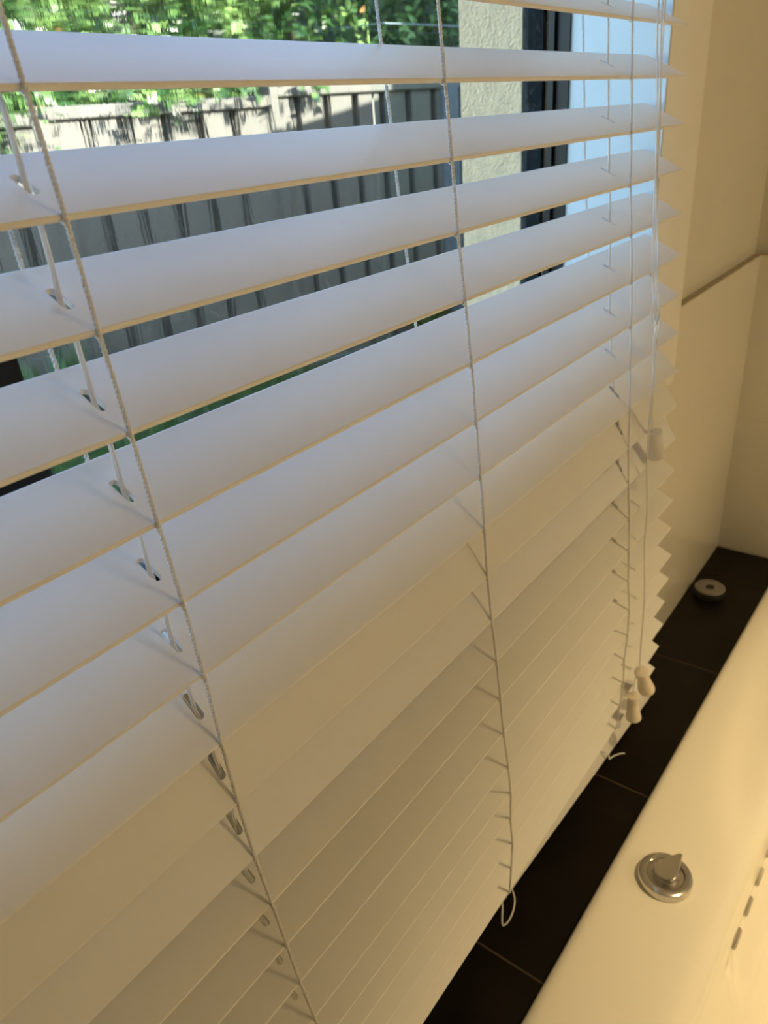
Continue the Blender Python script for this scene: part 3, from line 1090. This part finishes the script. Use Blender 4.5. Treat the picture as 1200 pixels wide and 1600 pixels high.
# pull cords, knot and tassels at the right
def cr(pts, n=6):
    """Catmull-Rom through points"""
    P = [Vector(p) for p in pts]
    out = []
    for i in range(len(P) - 1):
        p0, p1, p2, p3 = P[max(i - 1, 0)], P[i], P[i + 1], P[min(i + 2, len(P) - 1)]
        for j in range(n):
            t = j / n
            out.append(0.5 * ((2 * p1) + (-p0 + p2) * t + (2 * p0 - 5 * p1 + 4 * p2 - p3) * t * t + (-p0 + 3 * p1 - 3 * p2 + p3) * t ** 3))
    out.append(P[-1])
    return out
CR = 0.0010
pc = MB()
strandA = [(.655, -.020, .405), (.654, -.0250, .25), (.6545, -.0265, .047), (.6595, -.0290, -.012), (.665, -.0320, -.076), (.6590, -.0365, -.133),
           (.6560, -.0410, -.180), (.6625, -.0430, -.214), (.6690, -.0440, -.234), (.6720, -.0445, -.2555), (.6736, -.0460, -.2765),
           (.6663, -.0480, -.3026), (.6605, -.0505, -.337), (.6571, -.0525, -.3655), (.6541, -.0540, -.3873), (.6570, -.0560, -.420),
           (.6594, -.0580, -.4533), (.6569, -.0595, -.4944), (.6620, -.0620, -.545), (.6675, -.0630, -.5906), (.6797, -.0600, -.6493), (.6927, -.0575, -.7110)]
pc.tube(cr(strandA), CR, 6)
strandB = [(.661, -.020, .405), (.662, -.0250, .25), (.6640, -.0268, .047), (.6665, -.0290, -.010), (.6690, -.0318, -.054), (.6675, -.0330, -.090),
           (.6640, -.0370, -.140), (.6620, -.0395, -.168), (.6650, -.0425, -.195), (.6715, -.0450, -.215), (.6700, -.0465, -.232), (.6690, -.0450, -.252), (.6728, -.0460, -.270),
           (.6700, -.0475, -.298), (.6672, -.0500, -.332), (.6760, -.0515, -.362)]
pc.tube(cr(strandB), CR, 6)
strandC = [(.667, -.020, .405), (.670, -.0250, .25), (.6698, -.0268, .048), (.6680, -.0292, -.020), (.6665, -.0322, -.070), (.6685, -.0368, -.134),
           (.6721, -.0392, -.165), (.6725, -.0415, -.198), (.6640, -.0445, -.206), (.6570, -.0445, -.216), (.6580, -.0440, -.232), (.6660, -.0450, -.240), (.6735, -.0460, -.226),
           (.6760, -.0462, -.248), (.6700, -.0470, -.262), (.6640, -.0460, -.250), (.6665, -.0465, -.275), (.6690, -.0480, -.300), (.6660, -.0505, -.340), (.6745, -.0512, -.360)]
pc.tube(cr(strandC), CR, 6)
pull = pc.build('pull_cord', M['cord'], blind, smooth=80, loc=BZ)
def tassel(p0, p1, m, r0=0.0045, r1=0.0085):
    p0, p1 = Vector(p0), Vector(p1)
    ax = (p1 - p0)
    L = ax.length
    q = ax.to_track_quat('Z', 'Y').to_matrix()
    mb = MB()
    mb.lathe([(r1 * .62, 0.0), (r1 * .80, L * .02), (r1 * .84, L * .07), (r1 * .74, L * .16), (r1 * .72, L * .40), (r1 * .86, L * .72),
              (r1, L * .94), (r1 * .96, L), (r1 * .80, L), (r1 * .62, L * .75), (r1 * .15, L * .70)], n=24, mtx=q, center=p0 + BZ)
    o = fix_normals(mb.build('tassel', m, pull, smooth=40))
    o.location = -BZ
    return o
tassel((.6765, -.0525, -.359), (.6830, -.0545, -.393), M['tassel_clear'], r1=0.0100)
tassel((.6935, -.0600, -.708), (.7120, -.0640, -.752), M['tassel'], r1=0.0115)
tassel((.6810, -.0560, -.742), (.6850, -.0585, -.785), M['tassel'], r1=0.0105)
l3 = MB().tube(cr([(.6797, -.0600, -.6493), (.6850, -.0590, -.690), (.6815, -.0565, -.720), (.6810, -.0560, -.742)]), CR * .8, 6)
l3.build('cord_tail', M['cord'], pull, smooth=80)

# cord ends tied off under the bottom rail
def tie(pts, name='cord_end'):
    return MB().tube(cr(pts, 8), 0.0010, 6).build(name, M['cord'], blind, smooth=80, loc=BZ)
tie([(.3790, -.024, -.8330), (.3720, -.0290, -.8440), (.3640, -.0330, -.8520), (.3590, -.0370, -.8540), (.3660, -.0400, -.8525),
     (.3790, -.0390, -.8500), (.3900, -.0350, -.8450), (.3940, -.0290, -.8360)])
tie([(.6500, -.034, -.832), (.6540, -.0390, -.838), (.6510, -.0420, -.842), (.6580, -.0440, -.8420), (.6690, -.0500, -.8430), (.6760, -.0540, -.8460)])
for x in (0.3650, 0.6580):
    MB().lathe([(0.0075, 0.0), (0.0070, 0.0022), (0.0035, 0.0030)], n=20).build('cord_plug', M['slat'], rail, 40).location = (x - 0.046, 0.018, 0.0)

# ------------------------------------------------------------------ ceiling downlights
def downlight(x, y, power, cone, label):
    dn = empty('downlight', (x, y, CEIL_Z))
    tag(dn, label, 'lamp')
    MB().lathe([(0.075, 0.0), (0.075, -0.006), (0.068, -0.010), (0.056, -0.010), (0.053, -0.004)], n=40).build('trim_ring', M['lamp_ring'], dn, 35)
    MB().lathe([(0.0525, -0.0045), (0.0520, -0.0065)], n=40).build('lens', M['lamp_glow'], dn, 35)
    ld = bpy.data.lights.new('downlight_lamp', 'SPOT')
    ld.spot_size = math.radians(cone)
    ld.spot_blend = 1.0
    ld.shadow_soft_size = 0.07
    ld.energy = power
    ld.color = LAMP_COLOR
    lo_ = bpy.data.objects.new('lamp', ld)
    COL.objects.link(lo_)
    lo_.parent = dn
    lo_.location = (0, 0, -0.012)
downlight(0.66, -0.95, LAMP_POWER, LAMP_CONE, 'round recessed downlight glowing warm in the ceiling above the bath')

# opal light bar above the mirror wall, facing the window
WLX, WLZ = 0.85, 0.42
wlt = empty('wall_light', (WLX, BACK_Y, WLZ))
tag(wlt, 'rectangular opal light bar on the wall facing the window', 'lamp')
MB().box(-0.24, 0.24, 0.0, 0.022, -0.045, 0.045, 0.004).build('back_plate', M['chrome'], wlt)
MB().box(-0.22, 0.22, 0.022, 0.062, -0.038, 0.038, 0.008).build('diffuser', M['lamp_glow'], wlt)
wd = bpy.data.lights.new('wall_light_lamp', 'AREA')
wd.shape = 'RECTANGLE'
wd.size = 0.42
wd.size_y = 0.07
wd.energy = WALL_LIGHT_POWER
wd.color = LAMP_COLOR
wo_ = bpy.data.objects.new('lamp', wd)
COL.objects.link(wo_)
wo_.parent = wlt
wo_.location = (0, 0.066, 0)
wo_.rotation_euler = (PI / 2, 0, 0)
